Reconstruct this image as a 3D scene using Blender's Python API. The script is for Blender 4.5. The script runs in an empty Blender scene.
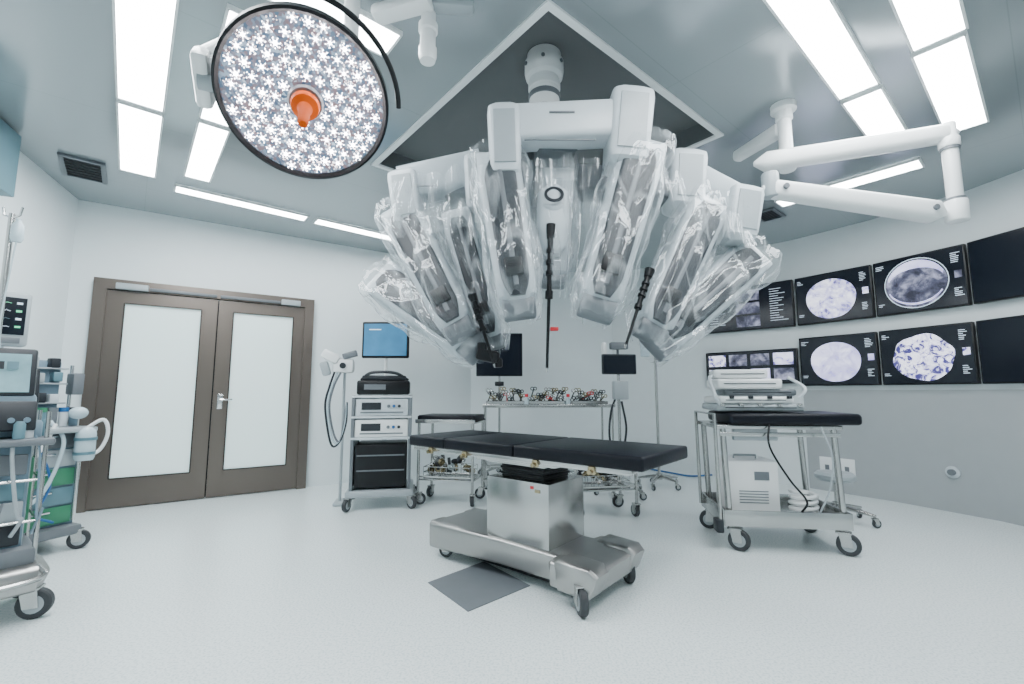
import bpy, bmesh, math, random
from mathutils import Vector, Matrix, noise, geometry, Quaternion
random.seed(7)
PI=math.pi; R=math.radians
col=bpy.context.scene.collection
V=Vector
# ------------------------------------------------------------ camera
TILT=math.atan(50/455.0); CH=1.1
cam_d=bpy.data.cameras.new('camera'); cam=bpy.data.objects.new('camera',cam_d); col.objects.link(cam)
cam.location=(0,0,CH); cam.rotation_euler=(PI/2+TILT,0,0); cam_d.lens=16.0; cam_d.sensor_width=36; cam_d.clip_start=0.02
bpy.context.scene.camera=cam
def ray(px,py):
    u=(px-512)/455.0; v=(342-py)/455.0; c,s=math.cos(TILT),math.sin(TILT)
    return V((u,c-s*v,s+c*v))
def at(px,py,Y):
    r=ray(px,py); r=r*(Y/r.y); return V((r.x,r.y,r.z+CH))
def atz(px,py,z):
    r=ray(px,py); r=r*((z-CH)/r.z); return V((r.x,r.y,z))
# ------------------------------------------------------------ materials
def mat(name,c,rough=.5,metal=0,nz=.06,scale=8,bump=0,bscale=60,emit=0,spec=None,coat=0,emc=None):
    m=bpy.data.materials.new(name); m.use_nodes=True; nt=m.node_tree; b=nt.nodes['Principled BSDF']
    tc=nt.nodes.new('ShaderNodeTexCoord'); n=nt.nodes.new('ShaderNodeTexNoise'); n.inputs['Scale'].default_value=scale; n.inputs['Detail'].default_value=4
    nt.links.new(tc.outputs['Object'],n.inputs['Vector'])
    r=nt.nodes.new('ShaderNodeValToRGB'); r.color_ramp.elements[0].position=.3; r.color_ramp.elements[1].position=.7
    r.color_ramp.elements[0].color=(*[x*(1-nz) for x in c],1); r.color_ramp.elements[1].color=(*[min(1,x*(1+nz)) for x in c],1)
    nt.links.new(n.outputs['Fac'],r.inputs['Fac']); nt.links.new(r.outputs['Color'],b.inputs['Base Color'])
    b.inputs['Roughness'].default_value=rough; b.inputs['Metallic'].default_value=metal
    if spec is not None: b.inputs['Specular IOR Level'].default_value=spec
    if coat: b.inputs['Coat Weight'].default_value=coat
    if emit: b.inputs['Emission Color'].default_value=(*(emc or c),1); b.inputs['Emission Strength'].default_value=emit
    if bump:
        n2=nt.nodes.new('ShaderNodeTexNoise'); n2.inputs['Scale'].default_value=bscale; bp=nt.nodes.new('ShaderNodeBump'); bp.inputs['Strength'].default_value=bump; bp.inputs['Distance'].default_value=.01
        nt.links.new(tc.outputs['Object'],n2.inputs['Vector']); nt.links.new(n2.outputs['Fac'],bp.inputs['Height']); nt.links.new(bp.outputs['Normal'],b.inputs['Normal'])
    return m
M={}
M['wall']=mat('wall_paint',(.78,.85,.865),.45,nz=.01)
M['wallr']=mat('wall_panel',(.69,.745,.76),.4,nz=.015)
M['wall_shade']=mat('wall_shade_grey',(.35,.375,.385),.35,nz=.02)  # shade tone for the wall below the monitors
M['trimw']=mat('trim_white',(.85,.88,.88),.4,nz=.01)
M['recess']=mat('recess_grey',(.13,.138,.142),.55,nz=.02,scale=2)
M['bronze']=mat('bronze_steel',(.145,.120,.103),.3,.55,nz=.03,scale=1)
M['bronze2']=mat('bronze_steel_dark',(.04,.034,.03),.4,.4)
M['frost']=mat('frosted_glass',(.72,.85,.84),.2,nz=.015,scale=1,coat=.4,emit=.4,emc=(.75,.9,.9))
M['steel']=mat('stainless',(.46,.46,.45),.22,.95,nz=.05,scale=3)
M['steelb']=mat('brushed_steel_shell',(.36,.355,.345),.30,.85,nz=.04,scale=3)
M['chrome']=mat('chrome',(.7,.7,.7),.12,1,nz=.02)
M['gold']=mat('warm_metal',(.40,.33,.20),.25,.9)
M['vinyl']=mat('black_vinyl',(.003,.004,.008),.42,nz=.1,bump=.1,bscale=90,spec=.22)
M['black']=mat('black_plastic',(.005,.0055,.007),.4,nz=.1,spec=.3)
M['dgrey']=mat('dark_grey_plastic',(.018,.021,.026),.42,nz=.1,spec=.35)
M['mgrey']=mat('mid_grey_plastic',(.13,.145,.16),.4,nz=.05)
M['panelg']=mat('arm_panel_grey',(.022,.026,.032),.4,nz=.08,spec=.3)
M['lgrey']=mat('light_grey_plastic',(.34,.38,.40),.35,nz=.04)
M['white']=mat('white_plastic',(.80,.82,.82),.3,nz=.02,coat=.2)
M['offw']=mat('cool_white_plastic',(.56,.61,.64),.32,nz=.03)
M['armg']=mat('arm_grey_plastic',(.40,.45,.48),.35,nz=.04)
M['rubber']=mat('caster_rubber',(.03,.033,.037),.55)
M['orange']=mat('orange_plastic',(.62,.085,.001),.55,nz=.05,spec=.1)
M['teal']=mat('teal_panel',(.10,.20,.24),.4,nz=.05)
M['green']=mat('green_plastic',(.04,.21,.11),.4)
M['blue']=mat('blue_plastic',(.02,.11,.30),.4)
M['lblue']=mat('slate_blue_plastic',(.17,.25,.31),.35)
M['red']=mat('red_plastic',(.6,.02,.03),.4)
M['hose']=mat('clear_hose',(.46,.57,.62),.2,nz=.05)
M['scrb']=mat('screen_blue',(.03,.14,.26),.2,nz=.4,scale=3,emit=.9,emc=(.03,.13,.26))
M['scrd']=mat('screen_dark',(.004,.006,.010),.15,nz=.3,scale=2,emit=.3,emc=(.008,.012,.024),spec=.3)
M['scrl']=mat('screen_pale',(.20,.33,.37),.2,nz=.35,scale=6,emit=.5,emc=(.2,.38,.42))
M['txt']=mat('screen_text',(.6,.7,.8),.4,emit=.8)
M['gtxt']=mat('screen_green_text',(.1,.6,.3),.4,emit=.6)
M['lens']=mat('led_point',(1,.97,.97),.3,nz=0,emit=34,emc=(1,.95,.97))
M['glint']=mat('glint_pink',(1,.8,.8),.3,nz=0,emit=6,emc=(1,.78,.76))  # glow colour of the painted glints on the lamp glass
M['panel']=mat('light_diffuser',(.95,.98,1),.4,nz=0,emit=34,emc=(.925,.975,1))
M['dark']=mat('vent_dark',(.03,.033,.036),.6)
def mk(name):
    m=bpy.data.materials.new(name); m.use_nodes=True; nt=m.node_tree
    return m,nt,nt.nodes['Principled BSDF'],nt.nodes.new('ShaderNodeTexCoord')
# floor
m,nt,b,tc=mk('floor_vinyl'); M['floor']=m
n1=nt.nodes.new('ShaderNodeTexNoise'); n1.inputs['Scale'].default_value=95; n1.inputs['Detail'].default_value=2
n2=nt.nodes.new('ShaderNodeTexNoise'); n2.inputs['Scale'].default_value=1.1
nt.links.new(tc.outputs['Object'],n1.inputs['Vector']); nt.links.new(tc.outputs['Object'],n2.inputs['Vector'])
r1=nt.nodes.new('ShaderNodeValToRGB'); r1.color_ramp.elements[0].position=.34; r1.color_ramp.elements[1].position=.54
r1.color_ramp.elements[0].color=(.55,.645,.66,1); r1.color_ramp.elements[1].color=(.79,.85,.85,1)
nt.links.new(n1.outputs['Fac'],r1.inputs['Fac'])
mx=nt.nodes.new('ShaderNodeMixRGB'); mx.blend_type='MULTIPLY'; mx.inputs['Fac'].default_value=.10
nt.links.new(r1.outputs['Color'],mx.inputs[1]); nt.links.new(n2.outputs['Fac'],mx.inputs[2]); nt.links.new(mx.outputs[0],b.inputs['Base Color'])
b.inputs['Roughness'].default_value=.28
# ceiling with seams along the room axes
TH=R(50)
AX=V((math.sin(TH),math.cos(TH),0)); BX=V((-math.cos(TH),math.sin(TH),0))
def ab(a,bb,z): return AX*a+BX*bb+V((0,0,z))
m,nt,b,tc=mk('ceiling_panels'); M['ceil']=m
mp=nt.nodes.new('ShaderNodeMapping'); mp.inputs['Rotation'].default_value=(0,0,-(PI/2-TH)); nt.links.new(tc.outputs['Object'],mp.inputs['Vector'])
br=nt.nodes.new('ShaderNodeTexBrick'); br.offset=0; br.inputs['Scale'].default_value=1; br.inputs['Brick Width'].default_value=2.4; br.inputs['Row Height'].default_value=1.3; br.inputs['Mortar Size'].default_value=.003
br.inputs['Color1'].default_value=(.37,.41,.43,1); br.inputs['Color2'].default_value=(.375,.415,.435,1); br.inputs['Mortar'].default_value=(.32,.36,.38,1)
nt.links.new(mp.outputs[0],br.inputs['Vector']); nt.links.new(br.outputs['Color'],b.inputs['Base Color']); b.inputs['Roughness'].default_value=.17; b.inputs['Metallic'].default_value=.35
# clear plastic film: sheer sheet with whitish creases and glossy reflections
m,nt,b,tc=mk('clear_film'); M['film']=m; nt.nodes.remove(b); out=nt.nodes['Material Output']
mp=nt.nodes.new('ShaderNodeMapping'); mp.inputs['Scale'].default_value=(1.1,1.1,.45); nt.links.new(tc.outputs['Object'],mp.inputs['Vector'])
n1=nt.nodes.new('ShaderNodeTexNoise'); n1.inputs['Scale'].default_value=4.5; n1.inputs['Detail'].default_value=1.5; n1.inputs['Distortion'].default_value=.4
nt.links.new(mp.outputs[0],n1.inputs['Vector'])
n3=nt.nodes.new('ShaderNodeTexNoise'); n3.inputs['Scale'].default_value=13; n3.inputs['Detail'].default_value=2; n3.inputs['Distortion'].default_value=.5; nt.links.new(mp.outputs[0],n3.inputs['Vector'])
def math_(op,a=None,b_=None,clamp=False):
    n=nt.nodes.new('ShaderNodeMath'); n.operation=op; n.use_clamp=clamp
    for i,x in enumerate((a,b_)):
        if x is None: continue
        if isinstance(x,(int,float)): n.inputs[i].default_value=x
        else: nt.links.new(x,n.inputs[i])
    return n.outputs[0]
def ridge(src,wd,lo,hi):
    a=math_('ABSOLUTE',math_('SUBTRACT',src,.5)); r=nt.nodes.new('ShaderNodeMapRange'); r.inputs['From Max'].default_value=wd; r.inputs['To Min'].default_value=hi; r.inputs['To Max'].default_value=lo; nt.links.new(a,r.inputs['Value']); return r.outputs[0]
cre=math_('MAXIMUM',ridge(n1.outputs['Fac'],.045,.025,.26),ridge(n3.outputs['Fac'],.02,.025,.07))
hgt=math_('ADD',n1.outputs['Fac'],math_('MULTIPLY',n3.outputs['Fac'],.2))
bp=nt.nodes.new('ShaderNodeBump'); bp.inputs['Strength'].default_value=.55; bp.inputs['Distance'].default_value=.035; nt.links.new(hgt,bp.inputs['Height'])
lw=nt.nodes.new('ShaderNodeLayerWeight'); lw.inputs['Blend'].default_value=.5; 
fc=lw.outputs['Facing']; f3=math_('POWER',fc,3.5)
alpha=math_('ADD',cre,math_('MULTIPLY',f3,.45),True)
gl=nt.nodes.new('ShaderNodeBsdfGlossy'); gl.inputs['Roughness'].default_value=.15; gl.inputs['Color'].default_value=(.95,.98,1,1); nt.links.new(bp.outputs['Normal'],gl.inputs['Normal'])
df=nt.nodes.new('ShaderNodeBsdfDiffuse'); df.inputs['Color'].default_value=(.80,.86,.89,1)
tr_=nt.nodes.new('ShaderNodeBsdfTransparent')
m1=nt.nodes.new('ShaderNodeMixShader'); nt.links.new(alpha,m1.inputs[0]); nt.links.new(tr_.outputs[0],m1.inputs[1]); nt.links.new(df.outputs[0],m1.inputs[2])
gf=math_('ADD',math_('MULTIPLY',f3,.25),.04,True)
m2=nt.nodes.new('ShaderNodeMixShader'); nt.links.new(gf,m2.inputs[0]); nt.links.new(m1.outputs[0],m2.inputs[1]); nt.links.new(gl.outputs[0],m2.inputs[2])
nt.links.new(m2.outputs[0],out.inputs['Surface'])
# lamp glass face: speckled reflections painted into colour and glow
m,nt,b,tc=mk('lamp_glass'); M['lampglass']=m
vo=nt.nodes.new('ShaderNodeTexVoronoi'); vo.inputs['Scale'].default_value=100; nt.links.new(tc.outputs['Object'],vo.inputs['Vector'])
r1=nt.nodes.new('ShaderNodeValToRGB'); cr=r1.color_ramp; cr.elements[0].position=0; cr.elements[0].color=(.62,.70,.80,1); cr.elements[1].position=1; cr.elements[1].color=(.04,.06,.10,1)
e=cr.elements.new(.3); e.color=(.18,.24,.32,1); e=cr.elements.new(.55); e.color=(.20,.13,.14,1); e=cr.elements.new(.75); e.color=(.10,.15,.22,1)
nt.links.new(vo.outputs['Color'],r1.inputs['Fac']); nt.links.new(r1.outputs['Color'],b.inputs['Base Color']); b.inputs['Roughness'].default_value=.2; b.inputs['Metallic'].default_value=.5
nt.links.new(r1.outputs['Color'],b.inputs['Emission Color']); b.inputs['Emission Strength'].default_value=.7
# scans
def scanmat(name,scale,c0,c1,c2,feat=0,p=(.38,.48,.62),es=.9):
    m,nt,b,tc=mk(name)
    n=nt.nodes.new('ShaderNodeTexNoise'); n.inputs['Scale'].default_value=scale; n.inputs['Detail'].default_value=7; n.inputs['Roughness'].default_value=.6; n.inputs['Distortion'].default_value=feat
    nt.links.new(tc.outputs['Object'],n.inputs['Vector'])
    r=nt.nodes.new('ShaderNodeValToRGB'); c=r.color_ramp; c.elements[0].position=p[0]; c.elements[0].color=(*c0,1); c.elements[1].position=p[2]; c.elements[1].color=(*c2,1); e=c.elements.new(p[1]); e.color=(*c1,1)
    nt.links.new(n.outputs['Fac'],r.inputs['Fac']); nt.links.new(r.outputs['Color'],b.inputs['Base Color']); nt.links.new(r.outputs['Color'],b.inputs['Emission Color']); b.inputs['Emission Strength'].default_value=es; b.inputs['Roughness'].default_value=.3
    return m
M['scan1']=scanmat('scan_patchy',10,(.10,.09,.26),(.46,.44,.76),(.86,.85,1),1.2,(.38,.46,.58),1.2)
M['scan2']=scanmat('scan_soft',7,(.010,.010,.022),(.05,.052,.09),(.26,.26,.36),.4,es=1.0)
M['scan3']=scanmat('scan_pale',9,(.34,.32,.62),(.52,.50,.80),(.78,.77,1),.6,(.36,.48,.62),es=1.2)
M['scan4']=scanmat('scan_branch',13,(.04,.035,.16),(.36,.34,.62),(.86,.85,1),1.6,(.43,.475,.54),1.2)
# ------------------------------------------------------------ mesh builder
def rotz(a): return Matrix.Rotation(a,4,'Z')
def zto(d):
    return V((0,0,1)).rotation_difference(V(d).normalized()).to_matrix().to_4x4()
def crom(pts,n=8):
    pts=[V(p) for p in pts]; P=[pts[0]*2-pts[1]]+pts+[pts[-1]*2-pts[-2]]; out=[]
    for i in range(1,len(P)-2):
        for k in range(n):
            t=k/n; a,b_,c,d=P[i-1],P[i],P[i+1],P[i+2]
            out.append(.5*((2*b_)+(c-a)*t+(2*a-5*b_+4*c-d)*t*t+(3*b_-a-3*c+d)*t**3))
    out.append(pts[-1]); return out
WORLD=set()
class MB:
    def __init__(s): s.bm=bmesh.new()
    def merge(s,t,Mx=None):
        if Mx is not None: bmesh.ops.transform(t,matrix=Mx,verts=t.verts)
        me=bpy.data.meshes.new('tmp'); t.to_mesh(me); s.bm.from_mesh(me); bpy.data.meshes.remove(me); t.free(); return s
    def box(s,c,sz,bev=0,rot=None,seg=2):
        t=bmesh.new(); bmesh.ops.create_cube(t,size=1); bmesh.ops.scale(t,vec=V(sz),verts=t.verts)
        if bev>0: bmesh.ops.bevel(t,geom=t.edges[:],offset=min(bev,min(sz)*.48),segments=seg,profile=.5,affect='EDGES')
        Mx=Matrix.Translation(V(c)); 
        if rot is not None: Mx=Mx@rot
        return s.merge(t,Mx)
    def cyl(s,p0,p1,r0,r1=None,n=18,bev=0):
        p0,p1=V(p0),V(p1); r1=r0 if r1 is None else r1; d=p1-p0; t=bmesh.new()
        bmesh.ops.create_cone(t,cap_ends=True,segments=n,radius1=r0,radius2=r1,depth=d.length)
        if bev: bmesh.ops.bevel(t,geom=[e for e in t.edges if len(e.link_faces)==2 and any(len(f.verts)>4 for f in e.link_faces)],offset=bev,segments=2,profile=.5,affect='EDGES')
        return s.merge(t,Matrix.Translation((p0+p1)/2)@zto(d))
    def sph(s,c,r,sc=(1,1,1),n=16):
        t=bmesh.new(); bmesh.ops.create_uvsphere(t,u_segments=n,v_segments=n//2+2,radius=r)
        return s.merge(t,Matrix.Translation(V(c))@Matrix.Diagonal((*sc,1)))
    def lathe(s,prof,Mx=None,n=32,ring=False):
        t=bmesh.new(); rings=[]
        for r,z in prof:
            rings.append([t.verts.new((max(r,1e-4)*math.cos(2*PI*k/n),max(r,1e-4)*math.sin(2*PI*k/n),z)) for k in range(n)])
        pr=list(zip(rings,rings[1:]))
        if ring: pr.append((rings[-1],rings[0]))
        for a,b_ in pr:
            for k in range(n): t.faces.new((a[k],a[(k+1)%n],b_[(k+1)%n],b_[k]))
        if not ring: t.faces.new(rings[0][::-1]); t.faces.new(rings[-1])
        bmesh.ops.recalc_face_normals(t,faces=t.faces)
        return s.merge(t,Mx)
    def tube(s,pts,r,n=8,Mx=None):
        pts=[V(p) for p in pts]; t=bmesh.new(); rings=[]; up=None
        for i,p in enumerate(pts):
            T=(pts[min(i+1,len(pts)-1)]-pts[max(i-1,0)]).normalized()
            if up is None: up=T.orthogonal().normalized()
            up=(up-T*up.dot(T)); up=up.normalized() if up.length>1e-5 else T.orthogonal().normalized()
            S=T.cross(up); rr=r[i] if isinstance(r,(list,tuple)) else r
            rings.append([t.verts.new(p+up*rr*math.cos(2*PI*k/n)+S*rr*math.sin(2*PI*k/n)) for k in range(n)])
        for a,b_ in zip(rings,rings[1:]):
            for k in range(n): t.faces.new((a[k],a[(k+1)%n],b_[(k+1)%n],b_[k]))
        t.faces.new(rings[0][::-1]); t.faces.new(rings[-1]); bmesh.ops.recalc_face_normals(t,faces=t.faces)
        return s.merge(t,Mx)
    def loft(s,pts,ws,ds,face,n=20,e=.55,cap=True,nz=None):
        pts=[V(p) for p in pts]; t=bmesh.new(); rings=[]; face=V(face)
        for i,p in enumerate(pts):
            T=(pts[min(i+1,len(pts)-1)]-pts[max(i-1,0)]).normalized(); S=T.cross(face).normalized(); F=S.cross(T).normalized(); ring=[]
            for k in range(n):
                a=2*PI*k/n; c_,s_=math.cos(a),math.sin(a)
                x=math.copysign(abs(c_)**e,c_)*ws[i]/2; y=math.copysign(abs(s_)**e,s_)*ds[i]/2
                q=p+S*x+F*y
                if nz: 
                    d=(q-p).normalized(); q=q+d*nz(q,i,a)
                ring.append(t.verts.new(q))
            rings.append(ring)
        for a,b_ in zip(rings,rings[1:]):
            for k in range(n): t.faces.new((a[k],a[(k+1)%n],b_[(k+1)%n],b_[k]))
        if cap: t.faces.new(rings[0][::-1]); t.faces.new(rings[-1])
        bmesh.ops.recalc_face_normals(t,faces=t.faces)
        return s.merge(t)
    def prism(s,poly,z0,z1,Mx=None,bev=0):
        t=bmesh.new(); lo=[t.verts.new((x,y,z0)) for x,y in poly]; hi=[t.verts.new((x,y,z1)) for x,y in poly]; n=len(poly)
        t.faces.new(lo[::-1]); t.faces.new(hi)
        for k in range(n): t.faces.new((lo[k],lo[(k+1)%n],hi[(k+1)%n],hi[k]))
        bmesh.ops.recalc_face_normals(t,faces=t.faces)
        if bev: bmesh.ops.bevel(t,geom=t.edges[:],offset=bev,segments=3,profile=.5,affect='EDGES')
        return s.merge(t,Mx)
    def build(s,name,m,parent=None,smooth=True,sub=None,allsm=False):
        for f in s.bm.faces: f.smooth=smooth
        if not allsm:
            for e in s.bm.edges:
                if len(e.link_faces)==2 and e.calc_face_angle(0)>.65: e.smooth=False
        me=bpy.data.meshes.new(name); s.bm.to_mesh(me); s.bm.free(); me.materials.append(M[m] if isinstance(m,str) else m)
        o=bpy.data.objects.new(name,me); col.objects.link(o)
        if parent is not None:
            o.parent=parent
            if parent.name in WORLD: o.location=-parent.location
        return o
def tag(o,label,cat,group=None,kind=None):
    if label: o['label']=label
    if cat: o['category']=cat
    if group: o['group']=group
    if kind: o['kind']=kind
    return o
def thing(name,label,cat,loc=(0,0,0),rz=0,group=None,world=False):
    o=bpy.data.objects.new(name,None); col.objects.link(o); o.empty_display_size=.1; o.location=loc; o.rotation_euler=(0,0,rz)
    if world: WORLD.add(o.name)
    return tag(o,label,cat,group)
def struct(o,label,cat): return tag(o,label,cat,kind='structure')
def caster(parent,x,y,r=.05,h=None,a=0,z0=0):
    h=h or 2*r+.03
    mb=MB(); d=V((math.cos(a),math.sin(a),0)); w=V((-d.y,d.x,0)); c=V((x,y,z0+r))+d*r*.45
    for sg in (-1,1):
        mb.prism([(-r*.5,-r*.2),(r*.35,-r*.2),(r*.2,r*1.15),(-r*.8,r*1.15)],-.003,.003,Matrix.Translation(c+w*sg*r*.42)@Matrix(((d.x,0,w.x,0),(d.y,0,w.y,0),(0,1,0,0),(0,0,0,1))))
    mb.box(V((x,y,z0+2*r+.004))+d*r*.12,(r*1.3,r*1.0,.012),.004,rotz(a)); mb.cyl((x,y,z0+2*r),(x,y,z0+h),r*.22)
    fk=mb.build('caster','steel',parent)
    w_=MB(); Mx=Matrix.Translation(c)@zto(w)
    w_.lathe([(r*.6,-r*.3),(r*.9,-r*.3),(r,-r*.2),(r,r*.2),(r*.9,r*.3),(r*.6,r*.3)],Mx,24,ring=True); wh=w_.build('wheel','rubber',fk)
    h_=MB(); h_.lathe([(.003,-r*.34),(r*.6,-r*.34),(r*.6,r*.34),(.003,r*.34)],Mx,16); h_.build('wheel_hub','lgrey',fk)
    return fk
# ------------------------------------------------------------ room
H=2.95
DP=V((-4.05,4.33,0)); DD=V((.828,.56,0)).normalized()
P=[(-1.2,-2.5),(-4.2,4.23),(-.6,6.66),(1.55,7.0),(2.63,6.2),(3.44,5.4),(3.88,4.75),(4.2,4.05),(4.33,3.3),(4.38,1.0),(4.3,-2.5)]
P[1]=tuple((DP-DD*.18)[:2])
def wallseg(names,pts,m,z0=0,z1=H,th=.1,label=None,cat='wall'):
    mb=MB(); pts=[V((x,y,0)) for x,y in pts]; out=[]
    for i,p in enumerate(pts):
        d=(pts[min(i+1,len(pts)-1)]-pts[max(i-1,0)]).normalized(); nrm=V((-d.y,d.x,0)); out.append(p+nrm*th)
    poly=[tuple(p[:2]) for p in pts]+[tuple(p[:2]) for p in out[::-1]]
    mb.prism(poly,z0,z1); o=mb.build(names,m); return struct(o,label,cat)
wallseg('wall_left',[P[0],P[1]],'wall',label='pale wall behind the anaesthesia equipment')
wallseg('wall_back_left',[P[1],P[2]],'wall',label='white wall holding the double door')
wallseg('wall_back',[P[2],P[3]],'wall',label='white far wall behind the robot')
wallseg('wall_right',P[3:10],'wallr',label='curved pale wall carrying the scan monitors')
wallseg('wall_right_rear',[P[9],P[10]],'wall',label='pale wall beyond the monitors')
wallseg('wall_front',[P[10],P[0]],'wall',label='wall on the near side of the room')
wallseg('lower_shade_band',P[5:10],'wall_shade',0,1.12,-.012,label='grey band painting the shade low on the curved monitor wall',cat='painted shade')  # thin sheet painting the shade under the monitors, no real panel
mb=MB(); mb.prism([tuple(p) for p in P],-.08,0); struct(mb.build('floor','floor',smooth=False),'pale speckled seamless vinyl floor','floor')
HA0,HA1,HB0,HB1=1.43,3.12,1.43,3.40
hole=[ab(HA0,HB0,H),ab(HA1,HB0,H),ab(HA1,HB1,H),ab(HA0,HB1,H)]
outer=[V((x,y,H)) for x,y in P]
mb=MB(); tr=geometry.tessellate_polygon([outer,hole]); allv=outer+hole
vs=[mb.bm.verts.new(v) for v in allv]
for f in tr:
    try: mb.bm.faces.new([vs[i] for i in f])
    except Exception: pass
bmesh.ops.recalc_face_normals(mb.bm,faces=mb.bm.faces)
struct(mb.build('ceiling','ceil',smooth=False),'blue-grey panelled metal ceiling','ceiling')
RT=Matrix(((AX.x,BX.x,0,0),(AX.y,BX.y,0,0),(0,0,1,0),(0,0,0,1)))
RD=.14; ca,cb=(HA0+HA1)/2,(HB0+HB1)/2
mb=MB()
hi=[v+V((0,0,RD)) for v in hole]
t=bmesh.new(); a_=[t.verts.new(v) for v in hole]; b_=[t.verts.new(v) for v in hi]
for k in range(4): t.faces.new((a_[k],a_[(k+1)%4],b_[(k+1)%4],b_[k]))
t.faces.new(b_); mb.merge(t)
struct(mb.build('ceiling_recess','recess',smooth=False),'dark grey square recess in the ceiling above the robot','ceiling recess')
mb=MB(); w=.04
for (a0,a1,b0,b1) in ((HA0-w,HA1+w,HB0-w,HB0),(HA0-w,HA1+w,HB1,HB1+w),(HA0-w,HA0,HB0,HB1),(HA1,HA1+w,HB0,HB1)):
    mb.box(ab((a0+a1)/2,(b0+b1)/2,H-.008),(a1-a0,b1-b0,.014),rot=RT)
struct(mb.build('trim_2','trimw',smooth=False),'white square frame round the ceiling recess','trim')
wl=(V((*P[0],0))-V((*P[1],0))).normalized(); wn=V((-wl.y,wl.x,0)); 
if wn.dot(V((1,0,0)))<0: wn=-wn
ang=math.atan2(wl.y,wl.x)
mb=MB(); c=V((*P[1],0))+wl*2.05+wn*.08; mb.box((c.x,c.y,2.70),(1.5,.14,.46),.01,rotz(ang)); struct(mb.build('trim_3','teal'),'teal bulkhead high on the left wall','trim')
# ------------------------------------------------------------ ceiling lights
LP=[(-.18,.05,3.68,4.82,'left long row, panel nearest the double door'),(-.18,.05,2.45,3.62,'left long row, large panel at the top left corner'),(-.18,.05,1.2,2.39,'left long row, panel overhead'),
(.24,.42,3.6,4.62,'short panel just below the surgical lamp rim'),(.24,.42,2.4,3.54,'panel partly hidden above left of the surgical lamp'),
(.2,1.32,4.9,5.05,'long slim strip above the double door'),(1.42,2.6,4.9,5.05,'slim strip left of the draped robot arms'),(.3,.95,2.02,2.22,'panel at the top edge beside the surgical lamp'),
(2.15,3.3,.53,.73,'large panel above the white articulated boom'),(3.36,4.15,.53,.73,'small panel just above the articulated boom elbow'),
(2.1,3.12,.14,.35,'far right row, panel at the top edge'),(3.17,4.35,.15,.36,'far right row, panel nearest the monitors'),
(4.66,4.85,.55,1.6,'slim strip seen behind the articulated boom'),
(.95,2.05,.53,.73,'added unseen overhead panel continuing the right row'),(.95,2.0,.14,.35,'added unseen overhead panel continuing the far right row'),
(-.3,.9,-1.2,-.98,'added unseen fill panel behind the viewer')]  # right-row overhead and rear panels are unseen, added to light the room
for a0,a1,b0,b1,lb in LP:
    c=ab((a0+a1)/2,(b0+b1)/2,0)
    t=thing('ceiling_light','white ceiling light, '+lb,'ceiling light',(c.x,c.y,H-.03),PI/2-TH,'recessed ceiling lights')
    sx,sy=a1-a0,b1-b0; mb=MB(); w=.012
    for (x,y,ux,uy) in ((0,sy/2,sx+w,w),(0,-sy/2,sx+w,w),(sx/2,0,w,sy),(-sx/2,0,w,sy)): mb.box((x,y,.016),(ux,uy,.024))
    mb.build('frame','trimw',t,smooth=False)
    MB().box((0,0,.018),(sx-w,sy-w,.016)).build('diffuser','panel',t,smooth=False)
def vent(px,py,sx,sy,lb):
    c=atz(px,py,H); t=thing('ceiling_vent',lb,'air vent',(c.x,c.y,H-.025),PI/2-TH,'ceiling vents')
    mb=MB()
    for (x,y,ux,uy) in ((0,sy/2,sx+.03,.03),(0,-sy/2,sx+.03,.03),(sx/2,0,.03,sy),(-sx/2,0,.03,sy)): mb.box((x,y,.012),(ux,uy,.02))
    mb.build('frame','mgrey',t,smooth=False); MB().box((0,0,.018),(sx,sy,.008)).build('grille_back','dark',t)
    mb=MB()
    for k in range(7): mb.box((0,-sy/2+sy*(k+.5)/7,.008),(sx,.012,.003),rot=Matrix.Rotation(.6,4,'X'))
    mb.build('slats','dgrey',t)
vent(84,168,.25,.42,'dark louvred air vent beside the left long light row'); vent(768,214,.3,.2,'small dark vent behind the right draped robot arms')
# ------------------------------------------------------------ door
rzD=math.atan2(DD.y,DD.x)
d=thing('door_1','double door in bronze steel frame with frosted glass panels','door',DP,rzD); d['kind']='structure'
W_,DH=1.98,2.2
mb=MB(); mb.box((.05,-.035,DH/2),(.1,.07,DH)); mb.box((W_-.05,-.035,DH/2),(.1,.07,DH)); mb.box((W_/2,-.035,DH-.05),(W_-.2,.07,.1)); mb.build('door_frame','bronze',d,smooth=False)
def leaf(x0,x1,g0,g1,hx):
    mb=MB(); z0,z1=.28,1.97
    mb.box(((x0+g0)/2,-.025,1.05),(g0-x0,.045,2.08)); mb.box(((x1+g1)/2,-.025,1.05),(x1-g1,.045,2.08))
    mb.box(((g0+g1)/2,-.025,(z0+.01)/2),(g1-g0,.045,z0-.01)); mb.box(((g0+g1)/2,-.025,(z1+2.09)/2),(g1-g0,.045,2.09-z1))
    lf=mb.build('door_leaf','bronze',d,smooth=False)
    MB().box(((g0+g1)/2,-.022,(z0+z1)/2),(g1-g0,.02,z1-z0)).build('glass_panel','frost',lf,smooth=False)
    mb=MB()
    for (x,z,sx,sz) in ((g0,(z0+z1)/2,.012,z1-z0),(g1,(z0+z1)/2,.012,z1-z0),((g0+g1)/2,z0,g1-g0,.012),((g0+g1)/2,z1,g1-g0,.012)): mb.box((x,-.05,z),(sx,.01,sz))
    mb.build('glazing_bead','bronze2',lf,smooth=False)
    return lf
l1=leaf(.1,1.012,.24,.87,0); l2=leaf(1.024,W_-.1,1.16,1.76,0)
MB().box((1.018,-.01,1.05),(.012,.01,2.08)).build('centre_gap','black',d)
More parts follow.
